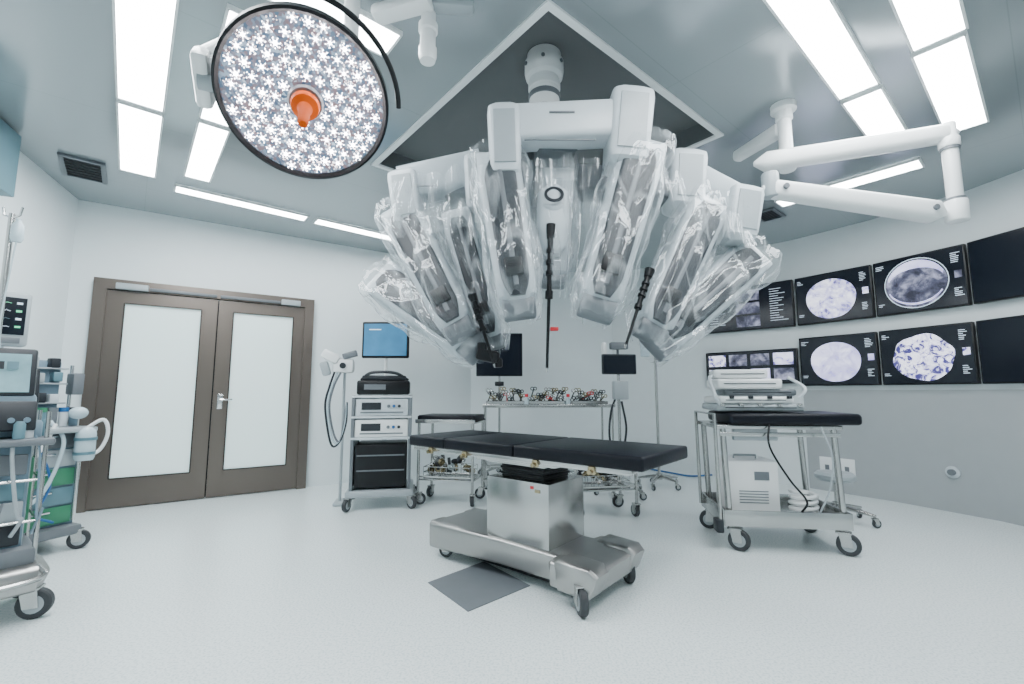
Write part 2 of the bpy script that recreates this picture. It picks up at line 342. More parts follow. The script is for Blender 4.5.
mb=MB(); mb.box((1.09,-.054,1.0),(.05,.012,.16),.004); mb.cyl((1.09,-.05,1.02),(1.09,-.105,1.02),.011); mb.tube(crom([(1.09,-.1,1.02),(1.13,-.105,1.02),(1.2,-.1,1.02)],4),.010); mb.build('door_handle','chrome',l2)
for x0,x1 in ((.17,.42),(1.62,1.82)):
    mb=MB(); mb.box(((x0+x1)/2,-.095,2.13),(x1-x0,.05,.06),.006); mb.build('door_closer','lgrey',d)
for x0,x1 in ((.43,1.0),(1.03,1.61)): MB().box(((x0+x1)/2,-.085,2.125),(x1-x0,.022,.03),.003).build('closer_rail','mgrey',d)
def wallpt(px,py,i):
    a=V((*P[i],0)); b=V((*P[i+1],0)); r=ray(px,py); dd=b-a; n=V((-dd.y,dd.x,0)).normalized(); s=(a.dot(n))/(r.x*n.x+r.y*n.y); p=r*s; return V((p.x,p.y,p.z+CH)),math.atan2(dd.y,dd.x)
# ------------------------------------------------------------ wall monitors
def monitor(i,t0,t1,z0,z1,kind,lb,scan='scan1',tiltz=0):
    a=V((*P[i],0)); b=V((*P[i+1],0)); dd=(b-a); L=dd.length; c=a+dd*((t0+t1)/2); w=L*(t1-t0); rz=math.atan2(dd.y,dd.x)
    t=thing('wall_monitor',lb,'monitor',(c.x,c.y,z0),rz,'scan monitors on the curved wall'); h=z1-z0
    MB().box((0,-.05,h/2),(w,.05,h),.008).build('housing','black',t)
    mb=MB(); mb.box((0,-.019,h/2),(.25,.012,.2)); mb.build('mount','dgrey',t)
    sc=MB().box((0,-.0765,h/2),(w-.03,.004,h-.03)).build('screen','scrd',t)
    Y=-.081
    F=Matrix(((1,0,0,0),(0,0,1,0),(0,1,0,0),(0,0,0,1)))
    def disc(x,z,rx,rzz,m,nm='scan_image',dy=0,lob=.03,nl=3):
        mb=MB(); mb.prism([(rx*(1+lob*math.sin(nl*k/60*2*PI))*math.cos(2*PI*k/60),rzz*(1+lob*math.cos((nl-1)*k/60*2*PI))*math.sin(2*PI*k/60)) for k in range(60)],0,.003,Matrix.Translation((x,Y-dy,z))@F); return mb.build(nm,m,sc)
    def lines(x,zt,n,wd,m='txt',dz=.017):
        mb=MB()
        for k in range(n): 
            wl_=wd*random.uniform(.4,1); mb.box((x+wl_/2,Y,zt-k*dz),(wl_,.003,.005))
        mb.build('text_lines',m,sc)
    if kind=='scan':
        disc(-.02*w,h*.47,h*.43,h*.40,scan,lob=.04 if scan=='scan4' else .025,nl=6 if scan=='scan4' else 3)
        if scan=='scan2':
            rr=h*.45
            mb=MB(); mb.tube([(-.02*w+rr*math.cos(k/36*2*PI),Y,h*.5+rr*.95*math.sin(k/36*2*PI)) for k in range(37)],.004,6); mb.build('scan_outline','txt',sc)
            for q,(r0,r1,a0,a1) in enumerate(((.93,.60,20,160),(.88,.80,200,330))):
                pts=[(rr*.93*math.cos(a),rr*r0*math.sin(a)*.95) for a in [R(a0+(a1-a0)*k/16) for k in range(17)]]+[(rr*.90*math.cos(a),rr*r1*math.sin(a)*.95) for a in [R(a1-(a1-a0)*k/16) for k in range(17)]]
                mb=MB(); mb.prism(pts,0,.003,Matrix.Translation((-.02*w,Y-.004,h*.5))@F); mb.build('bright_band','scan3',sc)
        lines(w*.36,h*.88,6,w*.10); lines(-w*.46,h*.9,3,w*.10); lines(w*.37,h*.3,5,w*.09); lines(-w*.46,h*.2,2,w*.08)
        mb=MB(); mb.box((w*.42,Y,h*.53),(w*.07,.003,h*.12)); mb.build('thumbnail',scan,sc)
    elif kind=='grid':
        for k in range(4):
            for j in range(2):
                x=-w*.36+k*w*.24; z=h*(.28+.44*j); mb=MB(); mb.box((x,Y,z),(w*.2,.003,h*.34)); mb.build('thumbnail',['scan4','scan2','scan3','scan2','scan4','scan2','scan2','scan1'][k+4*j],sc)
    elif kind=='text':
        for k in range(3):
            mb=MB(); mb.box((w*.02,Y,h*(.2+.29*k)),(w*.26,.003,h*.24)); mb.build('thumbnail','scan2',sc)
        lines(w*.26,h*.85,14,w*.2,dz=.03); lines(-w*.42,h*.85,14,w*.2,dz=.03)
Z=[(1.17,1.73),(1.88,2.45)]
monitor(4,.04,.98,*Z[1],'text','black wall monitor in top row showing text columns, left of the pale patchy scan','scan4')
monitor(4,.04,.98,1.2,1.62,'grid','wall monitor in bottom row with a grid of small thumbnails','scan4')
monitor(5,.02,.98,*Z[1],'scan','wall monitor in top row showing a pale patchy oval scan','scan1')
monitor(5,.02,.98,*Z[0],'scan','wall monitor in bottom row showing a smooth pale oval scan','scan3')
monitor(6,.02,.98,*Z[1],'scan','wall monitor in top row showing a dark round scan with bright outline','scan2')
monitor(6,.02,.98,*Z[0],'scan','wall monitor in bottom row showing a mottled bright lobed scan','scan4')
monitor(7,.03,.99,*Z[1],'blank','blank dark wall monitor at right end of top row')
monitor(7,.03,.99,*Z[0],'blank','blank dark wall monitor at right end of bottom row')
def plate(px,py,i,w,h,name,label,rnd=False):
    p,rz=wallpt(px,py,i); t=thing(name,label,'wall fitting',(p.x,p.y,p.z),rz)
    if rnd:
        mb=MB(); mb.cyl((0,-.015,0),(0,-.032,0),w*.5,n=32,bev=.004); mb.build('cover_plate','offw',t)
        mb=MB(); mb.cyl((0,-.033,0),(0,-.06,0),w*.26,n=20); mb.build('dial','mgrey',t)
    else:
        MB().box((0,-.021,0),(w,.012,h),.004).build('cover_plate','white',t)
        for k in (-1,0,1):
            q=MB().box((k*w*.28,-.029,0),(w*.12,.004,h*.25)).build('socket','mgrey',t)
plate(954,472,6,.11,.11,'wall_valve','round wall valve low on the wall under the right monitors',True)
plate(838,468,5,.34,.22,'socket_panel','white socket panel low on the wall behind the stretcher trolley')
# ------------------------------------------------------------ surgical lamp
C=at(306,101,1.58)
N=V((.25,-.58,-.76)).normalized()
Xl=V((0,0,1)).cross(N).normalized(); Yl=N.cross(Xl).normalized()
LM=Matrix(((Xl.x,Yl.x,N.x,C.x),(Xl.y,Yl.y,N.y,C.y),(Xl.z,Yl.z,N.z,C.z),(0,0,0,1)))
rs=1 if Xl.x>0 else -1
LR=.281
t=thing('surgical_lamp','large round surgical lamp with many white LED points and orange handle','surgical lamp',(C.x,C.y,C.z),world=True)
mb=MB(); mb.lathe([(LR,-.05),(LR+.012,-.045),(LR+.017,-.01),(LR+.014,.018),(LR+.004,.024),(LR-.006,.014),(LR-.006,-.02)],LM,72,ring=True); hs=mb.build('rim','black',t)
mb=MB(); mb.lathe([(.05,-.15),(.12,-.14),(.22,-.10),(LR,-.045),(LR,-.03)],LM,64); mb.build('back_housing','white',t)
mb=MB(); mb.lathe([(.001,.0),(LR-.002,.0),(LR-.002,.006),(.001,.006)],LM,72); mb.build('glass_face','lampglass',t)
srcs={}; sp=.0485
for i in range(-8,9):
    for j in range(-8,9):
        x=(i+.5*(j%2))*sp+random.uniform(-.005,.005); y=j*sp*.866+random.uniform(-.005,.005); rr=math.hypot(x,y)
        if rr<.066 or rr>LR-.016: continue
        kd=('a','b','c')[(i*7+j*5)%3]
        if kd not in srcs:
            bb=MB(); r0,r1,n_,rad,sl={'a':(.0068,.0014,7,.0165,.030),'b':(.0056,.0012,6,.0175,.024),'c':(.0048,.0016,6,.0150,.020)}[kd]
            bb.lathe([(.001,.0),(r0,.0),(r0,.003),(.001,.003)],None,12)
            for k in range(n_): bb.lathe([(.0005,0),(r1,0),(r1,.003),(.0005,.003)],Matrix.Translation((rad*math.cos(k*2*PI/n_),rad*math.sin(k*2*PI/n_),0)),6)
            for k in range(3): bb.box((0,0,.0012),(sl,.0009,.001),0,rotz(k*PI/3))
            o=srcs[kd]=bb.build('led_module','lens',t)
        else: o=srcs[kd].copy(); col.objects.link(o)
        a_r=random.random()*2
        o.parent=t; o.matrix_basis=Matrix.Translation(-C)@LM@Matrix.Translation((x,y,.0065))@rotz(a_r)
bb=MB()
for k in range(520):
    a=random.random()*2*PI; r_=math.sqrt(random.uniform(.06,.95))*LR*.98; q=random.uniform(.0010,.0022); bb.lathe([(.0005,0),(q,0),(q,.002),(.0005,.002)],LM@Matrix.Translation((r_*math.cos(a),r_*math.sin(a),.0062)),5)
gl_=bb.build('glass_glints','glint',t); gl_['kind']='stuff'  # glints painted as tiny glowing dots over the glass
mb=MB(); mb.lathe([(.001,.006),(.056,.006),(.062,.018),(.056,.032),(.001,.032)],LM,32); mb.build('handle_mount','mgrey',t)
mb=MB(); mb.lathe([(.001,.03),(.044,.03),(.050,.045),(.046,.07),(.026,.085),(.020,.11),(.018,.21),(.012,.225),(.001,.227)],LM,28); mb.build('handle','orange',t)
def lp(x,y,z): return LM@V((x*rs,y*(1 if Yl.z>0 else -1),z))
arc=[lp((LR+.055)*math.cos(R(a)),(LR+.055)*math.sin(R(a)),-.02) for a in range(8,108,5)]
mb=MB(); mb.tube(arc,.010,10); mb.build('yoke','black',t)
mb=MB(); mb.box(lp(-(LR+.05),-.02,-.05),(.055,.19,.09),.02,LM.to_3x3().to_4x4()); mb.build('pivot_bracket','white',t)
mb=MB(); mb.cyl(lp(-(LR+.06),-.02,-.02),lp(-(LR+.01),-.02,-.02),.03,n=20); mb.build('pivot_joint','lgrey',t)
mb=MB(); mb.tube(crom([lp(-(LR+.045),.05,-.08),lp(-LR*.8,.1,-.2),lp(-.1,.15,-.24),V((-.70,1.82,C.z+.30)),V((-.70,1.82,C.z+.5))],6),.026,12); mb.build('suspension_arm','white',t)
mb=MB(); mb.cyl((-.70,1.82,C.z+.45),(-.70,1.82,H-.02),.033,n=24); mb.cyl((-.70,1.82,H-.05),(-.70,1.82,H-.002),.09,n=32,bev=.008); mb.build('ceiling_mount','white',t)
# second boom stub
x,y=-.395,1.97
t=thing('ceiling_boom','short white ceiling boom end hanging between surgical lamp and robot column','boom',(x,y,H),world=True)
mb=MB(); mb.lathe([(.001,2.63),(.035,2.635),(.042,2.66),(.042,2.70),(.036,2.705),(.036,2.78),(.045,2.785),(.045,2.82),(.034,2.825),(.034,H-.002),(.001,H-.002)],Matrix.Translation((x,y,0)),28); mb.build('drop_post','white',t)
mb=MB(); mb.box((x-.12,y-.02,2.89),(.30,.09,.06),.02,rotz(-.3)); mb.build('cross_arm','white',t)
mb=MB(); mb.box((x+.12,y-.02,2.90),(.2,.07,.05),.02,rotz(.1)); mb.build('short_arm','lgrey',t)
# ------------------------------------------------------------ articulated boom right
t=thing('articulated_boom','white articulated equipment boom folded under the right ceiling lights','boom',(1.76,2.77,H),world=True)
x,y=1.76,2.77
mb=MB(); mb.lathe([(.001,2.50),(.045,2.505),(.052,2.52),(.052,2.62),(.04,2.63),(.04,2.84),(.05,2.85),(.05,2.9),(.075,2.91),(.075,H-.002),(.001,H-.002)],Matrix.Translation((x,y,0)),28); mb.build('ceiling_post','white',t)
def armseg(p0,p1,w0,w1,h0,h1,name,par):
    p0,p1=V(p0),V(p1); n=16; pts=[];ws=[];ds=[]
    for k in range(n+1):
        u=k/n; pts.append(p0.lerp(p1,u)); f=min(1,math.sqrt(max(.0,1-(1-min(u,1-u)/.06)**2)) if min(u,1-u)<.06 else 1); f=max(f,.25)
        ws.append((w0+(w1-w0)*u)*f); ds.append((h0+(h1-h0)*u)*f)
    mb=MB(); mb.loft(pts,ws,ds,(0,0,1),n=24,e=.6); return mb.build(name,'white',par)
e1=at(958,132,2.52); f1=at(945,214,2.52); f0=at(762,188,2.55)
ua=armseg(at(754,164,2.75),e1,.12,.10,.11,.10,'upper_arm',t)
mb=MB(); ep=V((e1.x-.06,e1.y,0)); mb.cyl((ep.x,ep.y,f1.z+.0),(ep.x,ep.y,e1.z+.05),.038,n=24,bev=.008); mb.cyl((ep.x,ep.y,e1.z-.10),(ep.x,ep.y,e1.z-.04),.050,n=24,bev=.008); mb.cyl((ep.x,ep.y,f1.z-.045),(ep.x,ep.y,f1.z+.08),.055,n=24,bev=.01); ep_=mb.build('elbow_post','white',t)
mb=MB(); mb.cyl((ep.x,ep.y,e1.z-.115),(ep.x,ep.y,e1.z-.10),.046,n=24); mb.build('joint_gap','mgrey',ep_)
mb=MB(); mb.cyl((ep.x,ep.y,f1.z+.08),(ep.x,ep.y,f1.z+.092),.050,n=24); mb.build('joint_gap','mgrey',ep_)
sa=armseg(f1,f0,.12,.10,.12,.10,'spring_arm',t)
mb=MB(); mb.cyl(f0+V((.05,0,-.06)),f0+V((.05,0,.09)),.046,n=24,bev=.01); mb.build('end_joint','lgrey',t)
for u in (.1,.9): 
    q=f1.lerp(f0,u); mb=MB(); mb.cyl(q+V((0,-.07,0)),q+V((0,-.055,0)),.016,n=16); mb.build('arm_bolt','mgrey',sa)
armseg((1.76,2.77,2.80),at(735,158,3.25),.09,.08,.09,.08,'rear_arm',t)
# ------------------------------------------------------------ robot
cx,cy=.19,2.50
t=thing('surgical_robot','ceiling-mounted surgical robot with many arms wrapped in clear plastic film','surgical robot',(cx,cy,H+RD),world=True)
HT=H+RD
mb=MB(); mb.lathe([(.001,2.45),(.088,2.45),(.088,2.86),(.094,2.865),(.094,2.90),(.088,2.905),(.088,2.925),(.108,2.94),(.115,2.97),(.115,3.03),(.10,3.05),(.10,HT-.01),(.001,HT-.01)],Matrix.Translation((cx,cy,0)),40); cm=mb.build('column','white',t)
for z in (2.80,2.70):
    mb=MB(); mb.lathe([(.088,z),(.093,z+.004),(.093,z+.03),(.088,z+.034)],Matrix.Translation((cx,cy,0)),40,ring=True); mb.build('column_ring','mgrey',cm)
for k in range(6):
    a=k*PI/3+.4; mb=MB(); mb.cyl((cx+.11*math.cos(a),cy+.11*math.sin(a),3.0),(cx+.122*math.cos(a),cy+.122*math.sin(a),3.0),.011,n=10); mb.build('column_bolt','mgrey',cm)
hub=V((cx+.02,2.62,2.38))
mb=MB(); mb.loft([hub+V((0,0,.16)),hub+V((0,0,.14)),hub+V((0,0,.02)),hub+V((0,0,-.16)),hub+V((0,0,-.22))],[.28,.34,.36,.30,.2],[.34,.42,.44,.34,.22],(0,-1,0),n=32,e=.5); mb.build('hub','mgrey',t)
def lobe(px,py,Y,w,h,dp,roll,par,name='bracket_lobe'):
    c=at(px,py,Y); n=12; pts=[];ws=[];ds=[]; ax=V((math.sin(roll),0,math.cos(roll)))
    for k in range(n+1):
        u=k/n; f=min(u,1-u); g=1 if f>.12 else math.sqrt(max(.02,1-((.12-f)/.12)**2)); g=max(.62,g)
        pts.append(c+ax*h*(.5-u)); ws.append(w*g*(1.0-.12*u)); ds.append(dp*g)
    mb=MB(); mb.loft(pts,ws,ds,(0,-1,0),n=32,e=.35); o=mb.build(name,'offw',par)
    mb=MB(); q=[p+V((0,-dp*.5-.001,0)) for p in pts[2:-2]]; mb.loft(q,[w*.62]*len(q),[.012]*len(q),(0,-1,0),n=16,e=.3); mb.build('lobe_inset','lgrey',o)
    return c
def bar(p,q,w,h,name,par,m='offw'):
    pts=[V(p).lerp(V(q),k/6) for k in range(7)]; mb=MB(); mb.loft(pts,[w]*7,[h]*7,(0,0,1),n=28,e=.3); return mb.build(name,m,par)
lobe(505,148,2.28,.18,.42,.24,-.03,t); lobe(627,134,2.28,.23,.44,.26,.10,t)
b0=bar(at(512,129,2.26),at(615,124,2.26),.17,.20,'bracket_crossbar',t)
p0=at(562,112,2.172)
mb=MB(); mb.box(p0,(.13,.006,.010),.002); mb.build('maker_mark','mgrey',b0)
MB().box(at(560,140,2.172),(.36,.006,.008),.002).build('crossbar_seam','mgrey',b0)
lobe(408,203,2.62,.18,.36,.24,-.15,t); lobe(479,188,2.66,.17,.38,.24,-.05,t)
b1=bar(at(402,188,2.62),at(482,170,2.66),.18,.21,'bracket_crossbar',t,'armg')
MB().box(at(425,186,2.525),(.10,.006,.010),.002).build('maker_mark','mgrey',b1)
lobe(683,184,2.66,.23,.38,.24,.08,t); lobe(738,217,2.62,.20,.34,.24,.18,t)
b2=bar(at(680,174,2.66),at(736,204,2.64),.18,.17,'bracket_crossbar',t,'armg')
bar(hub+V((0,-.05,.02)),at(557,138,2.32),.22,.18,'boom',t,'mgrey'); bar(hub+V((-.1,0,-.02)),at(448,188,2.72),.2,.17,'boom',t,'mgrey'); bar(hub+V((.1,0,-.02)),at(705,195,2.72),.2,.17,'boom',t,'mgrey')
def wr(amp,sd):
    def f(q,i,a):
        v=noise.noise(V((math.cos(a)*1.7,math.sin(a)*1.7,i*.07+sd*3)))*amp*1.25
        v+=abs(noise.noise(V((math.cos(a)*3.0+sd,math.sin(a)*3.0,i*.08))))*amp*.9
        v+=abs(noise.noise(q*9+V((sd,0,0))))*amp*.15
        return v
    return f
def pod(p0,p1,w,dp,sd,tip=False,face=(0,-1,.1),ext=.07,panel=True,black=False,red=False):
    p0=at(*p0); p1=at(*p1); n=20; pts=[];ws=[];ds=[]
    for k in range(n+1):
        u=k/n; f=min(u,1-u); g=1 if f>.07 else math.sqrt(max(.25,1-((.07-f)/.07)**2))
        pts.append(p0.lerp(p1,u)); tp=1.0-.24*u; ws.append(w*tp*g); ds.append(dp*tp*g)
    mb=MB(); mb.loft(pts,ws,ds,face,n=36,e=.4); arm=mb.build('robot_arm','armg',t)
    T=(p1-p0).normalized(); S=T.cross(V(face)).normalized(); F=S.cross(T).normalized()
    if F.dot(V(face))<0: F=-F
    if panel:
        q=[];qw=[]
        for k in range(17):
            u=.04+.92*k/16; e_=min(k,16-k); g=(.55,.85,1)[min(e_,2)]; q.append(p0.lerp(p1,u)+F*(dp*(1-.24*u)*.5-.004)); qw.append(w*(1-.24*u)*.70*g)
        mb=MB(); mb.loft(q,qw,[.03]*17,face,n=20,e=.4); pn=mb.build('rail_panel','panelg',arm)
        q2=[p+F*.015 for p in q[1:-1]]; mb=MB(); mb.loft(q2,[w*.10]*len(q2),[.010]*len(q2),face,n=10); mb.build('carriage_rail','mgrey',arm)
        Mr=Matrix(((S.x,F.x,T.x,0),(S.y,F.y,T.y,0),(S.z,F.z,T.z,0),(0,0,0,1)))
        MB().box(q[13]+F*.015,(w*.36,.03,w*.40),.01,Mr).build('carriage','black',arm)
    mb=MB(); mb.cyl(p0-S*w*.45,p0+S*w*.45,dp*.42,n=32,bev=.015); mb.build('shoulder_joint','offw',arm)
    mb=MB(); mb.cyl(p0-S*w*.47,p0+S*w*.47,dp*.22,n=28,bev=.004); mb.build('joint_cap','mgrey',arm)
    mb=MB(); mb.cyl(p1-S*w*.32,p1+S*w*.32,w*.25,n=24,bev=.012); mb.build('wrist_joint','mgrey',arm)
    if tip:
        a,b_=[at(*z) for z in tip]
        mb=MB(); mb.cyl(a,a.lerp(b_,.10),.026,.020,n=16); mb.cyl(a.lerp(b_,.1),a.lerp(b_,.5),.015,.013,n=14)
        for u in (.18,.26,.34): mb.cyl(a.lerp(b_,u),a.lerp(b_,u+.03),.020,n=14)
        mb.cyl(a.lerp(b_,.48),a.lerp(b_,.53),.019,n=16); mb.cyl(a.lerp(b_,.5),b_,.009,.007,n=12)
        mb.build('instrument_shaft','black',arm)
        mb=MB(); mb.cyl(b_,b_+(b_-a).normalized()*.02,.006,.003,n=10); mb.build('instrument_tip','steel',arm)
        if red: MB().box(a.lerp(b_,.74)+V((.03,-.0,.0)),(.04,.02,.018),.004).build('red_clip','red',arm)
    n=56; pts=[];ws=[];ds=[]
    for k in range(n+1):
        u=-.10+(1.10+ext)*k/n
        uu=max(0,min(1,u)); base=(1-.20*uu)
        if u>.93: base*=1-(u-.93)*3.2
        if u<0: base*=1+u*1.2
        pts.append(p0+(p1-p0)*u); ws.append((w*1.14)*base+.01); ds.append((dp*1.12)*base+.03)
    mb=MB(); mb.loft(pts,ws,ds,face,n=80,e=.7,cap=False,nz=wr(.040,sd)); mb.build('plastic_drape','film',arm,allsm=True)
    return arm
pod((388,284,2.78),(474,346,2.40),.27,.21,1,face=(-.2,-1,.3))
pod((404,218,2.64),(460,330,2.36),.25,.20,2,face=(-.2,-1,.2))
pod((458,222,2.62),(492,342,2.45),.19,.18,3,tip=((472,295,2.32),(494,364,2.30)))
pod((498,168,2.30),(519,308,2.12),.24,.20,4)
pod((556,182,2.46),(553,280,2.38),.20,.18,5,tip=((551,225,2.22),(547,368,2.15)),panel=False,red=True)
pod((640,155,2.30),(597,308,2.12),.26,.20,6)
pod((704,210,2.64),(650,332,2.38),.25,.20,7,tip=((650,270,2.22),(626,345,2.12)),face=(.2,-1,.2))
pod((748,260,2.74),(658,343,2.40),.26,.19,8,face=(.2,-1,.3))
mb=MB(); c=at(553,205,2.26); mb.cyl(c+V((0,.05,-.05)),c+V((0,-.02,.02)),.075,n=28,bev=.02); mb.loft([c+V((0,.03,.10)),c+V((0,.02,.06)),c+V((0,.02,-.10)),c+V((0,.02,-.22)),c+V((0,.02,-.26))],[.08,.16,.17,.13,.08],[.08,.14,.15,.12,.07],(0,-1,0),n=28,e=.7); ic=mb.build('instrument_carriage','offw',t)
mb=MB(); mb.lathe([(.035,-.004),(.05,-.004),(.05,.004),(.035,.004)],Matrix.Translation(c+V((0,-.062,.03)))@zto((0,-1,.4)),28,ring=True); mb.build('carriage_ring','dgrey',ic)
mb=MB(); c=at(488,356,2.34); mb.box(c,(.12,.08,.06),.015,Matrix.Rotation(.2,4,'Y')); mb.box(c+V((-.03,0,.04)),(.05,.07,.06),.01); mb.box(c+V((.05,0,-.035)),(.05,.05,.05),.01); mb.build('instrument_adapter','black',t)
def skirt(pts,sd,dep=.12):
    t_=bmesh.new(); rows=24; cols=len(pts); grid=[]
    for j in range(rows+1):
        row=[]
        for i,(a,b_) in enumerate(pts):
            p=at(*a).lerp(at(*b_),j/rows+.06*noise.noise(V((i*.25,sd,0)))*j/rows); p=p+V((noise.noise(V((i*.25,j*.05,sd)))*.03,noise.noise(V((i*.22,j*.04,sd)))*dep,0)); row.append(t_.verts.new(p))
        grid.append(row)
    for j in range(rows):
        for i in range(cols-1): t_.faces.new((grid[j][i],grid[j][i+1],grid[j+1][i+1],grid[j+1][i]))
    mb=MB(); mb.merge(t_); mb.build('plastic_drape','film',t,allsm=True)
def lin(a,b_,n): return [tuple(a[k]+(b_[k]-a[k])*i/n for k in range(3)) for i in range(n+1)]
skirt(list(zip(lin((522,160,2.22),(600,158,2.22),36),lin((530,290,2.22),(584,300,2.22),36))),3)
skirt(list(zip(lin((390,180,2.46),(486,165,2.46),36),lin((388,240,2.46),(480,225,2.46),36))),5)
skirt(list(zip(lin((655,165,2.46),(755,205,2.46),36),lin((665,225,2.46),(755,246,2.46),36))),8)
# ------------------------------------------------------------ operating table
tu=V((.77,-.64,0)).normalized(); rzT=math.atan2(tu.y,tu.x)
t=thing('operating_table','black padded operating table on brushed steel pedestal beneath the robot','operating table',(.13,2.94,0),rzT)
mb=MB(); mb.loft([(-.70,.0,.14),(-.68,.0,.145),(-.58,0,.15),(-.1,0,.15),(.40,0,.145),(.46,0,.14)],[.32,.48,.50,.42,.42,.42],[.13,.17,.18,.16,.15,.13],(0,0,1),n=40,e=.25); bs=mb.build('base','steelb',t)
mb=MB(); mb.loft([(.31,0,.145),(.33,0,.15),(.55,0,.14),(.575,0,.135)],[.52,.58,.58,.52],[.12,.14,.13,.10],(0,0,1),n=40,e=.2); mb.build('base_foot','steelb',t)
for sy in (-1,1):
    mb=MB(); mb.loft([(.36,sy*.215,.15),(.38,sy*.215,.155),(.56,sy*.215,.15),(.585,sy*.215,.14)],[.14,.17,.17,.14],[.13,.16,.15,.11],(0,0,1),n=28,e=.3); mb.build('foot_cover','steelb',t)
for sy in (-1,1):
    mb=MB(); mb.loft([(-.72,sy*.16,.14),(-.70,sy*.16,.145),(-.52,sy*.16,.145),(-.50,sy*.16,.14)],[.10,.15,.15,.10],[.14,.175,.175,.13],(0,0,1),n=28,e=.3); mb.build('foot_cover','steelb',t)
mb=MB(); mb.box((-.05,0,.05),(.95,.28,.04),.015); mb.build('base_underside','black',t)
for x,y,a in ((.50,-.27,-.75),(.50,.25,-.75),(-.62,-.18,.5),(-.60,.17,.2)): caster(t,x,y,.068 if x>0 else .048,.14 if x>0 else .10,a)
mb=MB(); mb.box((.02,0,.40),(.47,.38,.36),.005); pdl=mb.build('pedestal','steel',t)
mb=MB(); mb.box((.18,-.193,.535),(.035,.006,.018)); mb.build('warning_tag','gold',pdl)
mb=MB(); mb.box((.14,-.193,.552),(.02,.006,.016)); mb.build('red_label','red',pdl)
mb=MB()
for k in range(5): mb.box((.02,0,.588+k*.016),(.32+.015*(k%2),.27+.015*(k%2),.015),.004)
mb.build('bellows','black',t)
mb=MB(); mb.box((.0,0,.69),(.62,.40,.03),.006); mb.box((.0,0,.672),(.44,.36,.016),.004)
for sy in (-1,1): mb.box((.0,sy*.29,.718),(1.62,.016,.026),.004); mb.box((.2,sy*.2,.714),(1.1,.03,.026),.004)
for x in (-.72,-.4,.0,.4,.78): mb.box((x,0,.714),(.03,.56,.018),.004)
mb.build('top_frame','steel',t)
for x in (-.62,-.3,.25,.6):
    for sy in (-1,1): mb=MB(); mb.box((x,sy*.305,.712),(.04,.02,.04),.006); mb.cyl((x,sy*.31,.706),(x,sy*.335,.706),.012,n=12); mb.build('rail_clamp','gold',t)
for x0,x1 in ((-.86,-.50),(-.496,.085),(.089,.87)):
    mb=MB(); mb.box(((x0+x1)/2,0,.764),(x1-x0,.61,.070),.014,seg=3); mb.build('mattress_pad','vinyl',t)
mb=MB(); mb.tube(crom([(-.2,.2,.65),(-.35,.25,.5),(-.42,.3,.35),(-.45,.2,.24)],5),.01); mb.build('power_cable','black',t)
c=[atz(428,583,0),atz(484,562,0),atz(530,586,0),atz(468,612,0)]
mb=MB(); mb.prism([tuple(q[:2]) for q in c],0.0005,.005); o=mb.build('floor_plate','mgrey'); tag(o,'flat dark grey plate lying on the floor by the operating table foot','floor plate')
# ------------------------------------------------------------ right trolley
t=thing('stretcher_trolley','stainless steel trolley with black padded top and lower tray, right of operating table','trolley',(1.95,3.5,0),R(-8))
X0,X1,Y0,Y1=-.36,.34,-.22,.28
lg=[(X0,Y0),(X1,Y0),(X1,Y1),(X0,Y1)]
for i,(x,y) in enumerate(lg):
    MB().cyl((x*1.06,y,.16),(x*(1.12 if x<0 else .98),y,.86),.021,n=16).build('leg','steel',t)
    caster(t,x,y,.072,.17,[-.5,-.5,.3,2.8][i])
mb=MB(); mb.box((-.02,.03,.205),(.82,.58,.03),.006)
for c_,s_ in (((-.02,-.26,.225),(.82,.014,.11)),((-.02,.32,.225),(.82,.014,.11)),((-.43,.03,.225),(.014,.58,.11)),((.39,.03,.225),(.014,.58,.11))): mb.box(c_,s_,.004)
mb.build('lower_tray','steel',t)
mb=MB(); mb.box((-.03,.03,.85),(.84,.54,.03),.008); mb.box((-.03,-.235,.80),(.8,.02,.03),.005); mb.build('top_frame','steel',t)
mb=MB(); mb.box((.065,.0,.91),(.87,.56,.08),.025,seg=3); mb.build('padded_top','vinyl',t)
mb=MB(); mb.box((-.46,-.22,.165),(.05,.1,.09),.01); mb.build('brake_pedal','dgrey',t)
mb=MB(); mb.tube([(-.45,-.24,.2),(-.46,-.24,.94),(-.46,.28,.94),(-.45,.28,.2)],.013,10); mb.build('push_handle','steel',t)
mb=MB()
mb.tube(crom([(-.1,-.26,.88),(-.12,-.30,.72),(.0,-.29,.5),(.1,-.29,.36),(.08,-.24,.27)],6),.007); mb.build('hanging_cable','black',t)
MB().tube(crom([(.22,-.29,.86),(.26,-.33,.66),(.24,-.31,.45),(.2,-.24,.27)],6),.006).build('hanging_cable','lgrey',t)
mb=MB(); mb.box((-.18,-.20,.80),(.30,.05,.09),.01); mb.build('under_drawer','lgrey',t)
t2=thing('folded_arm_boards','stack of white and grey padded arm boards on the trolley','arm boards',(1.82,3.52,.957),R(-8))
for k,(x,y,z,sx,sy,sz,m_,rr_) in enumerate([(-.0,0,.03,.60,.42,.05,'lgrey',0),(-.03,-.03,.085,.52,.36,.05,'white',.05),(.05,.04,.14,.50,.3,.05,'mgrey',-.06),(-.04,0,.205,.46,.28,.07,'white',.04),(-.06,.05,.28,.38,.22,.07,'white',-.1)]):
    bd=MB().box((x,y,z),(sx,sy,sz),.018,rotz(rr_),seg=3).build('arm_board',m_,t2)
    MB().box((x,y-sy/2-.002,z),(sx*.8,.006,.006),0,rotz(rr_)).build('board_seam','dgrey',bd)
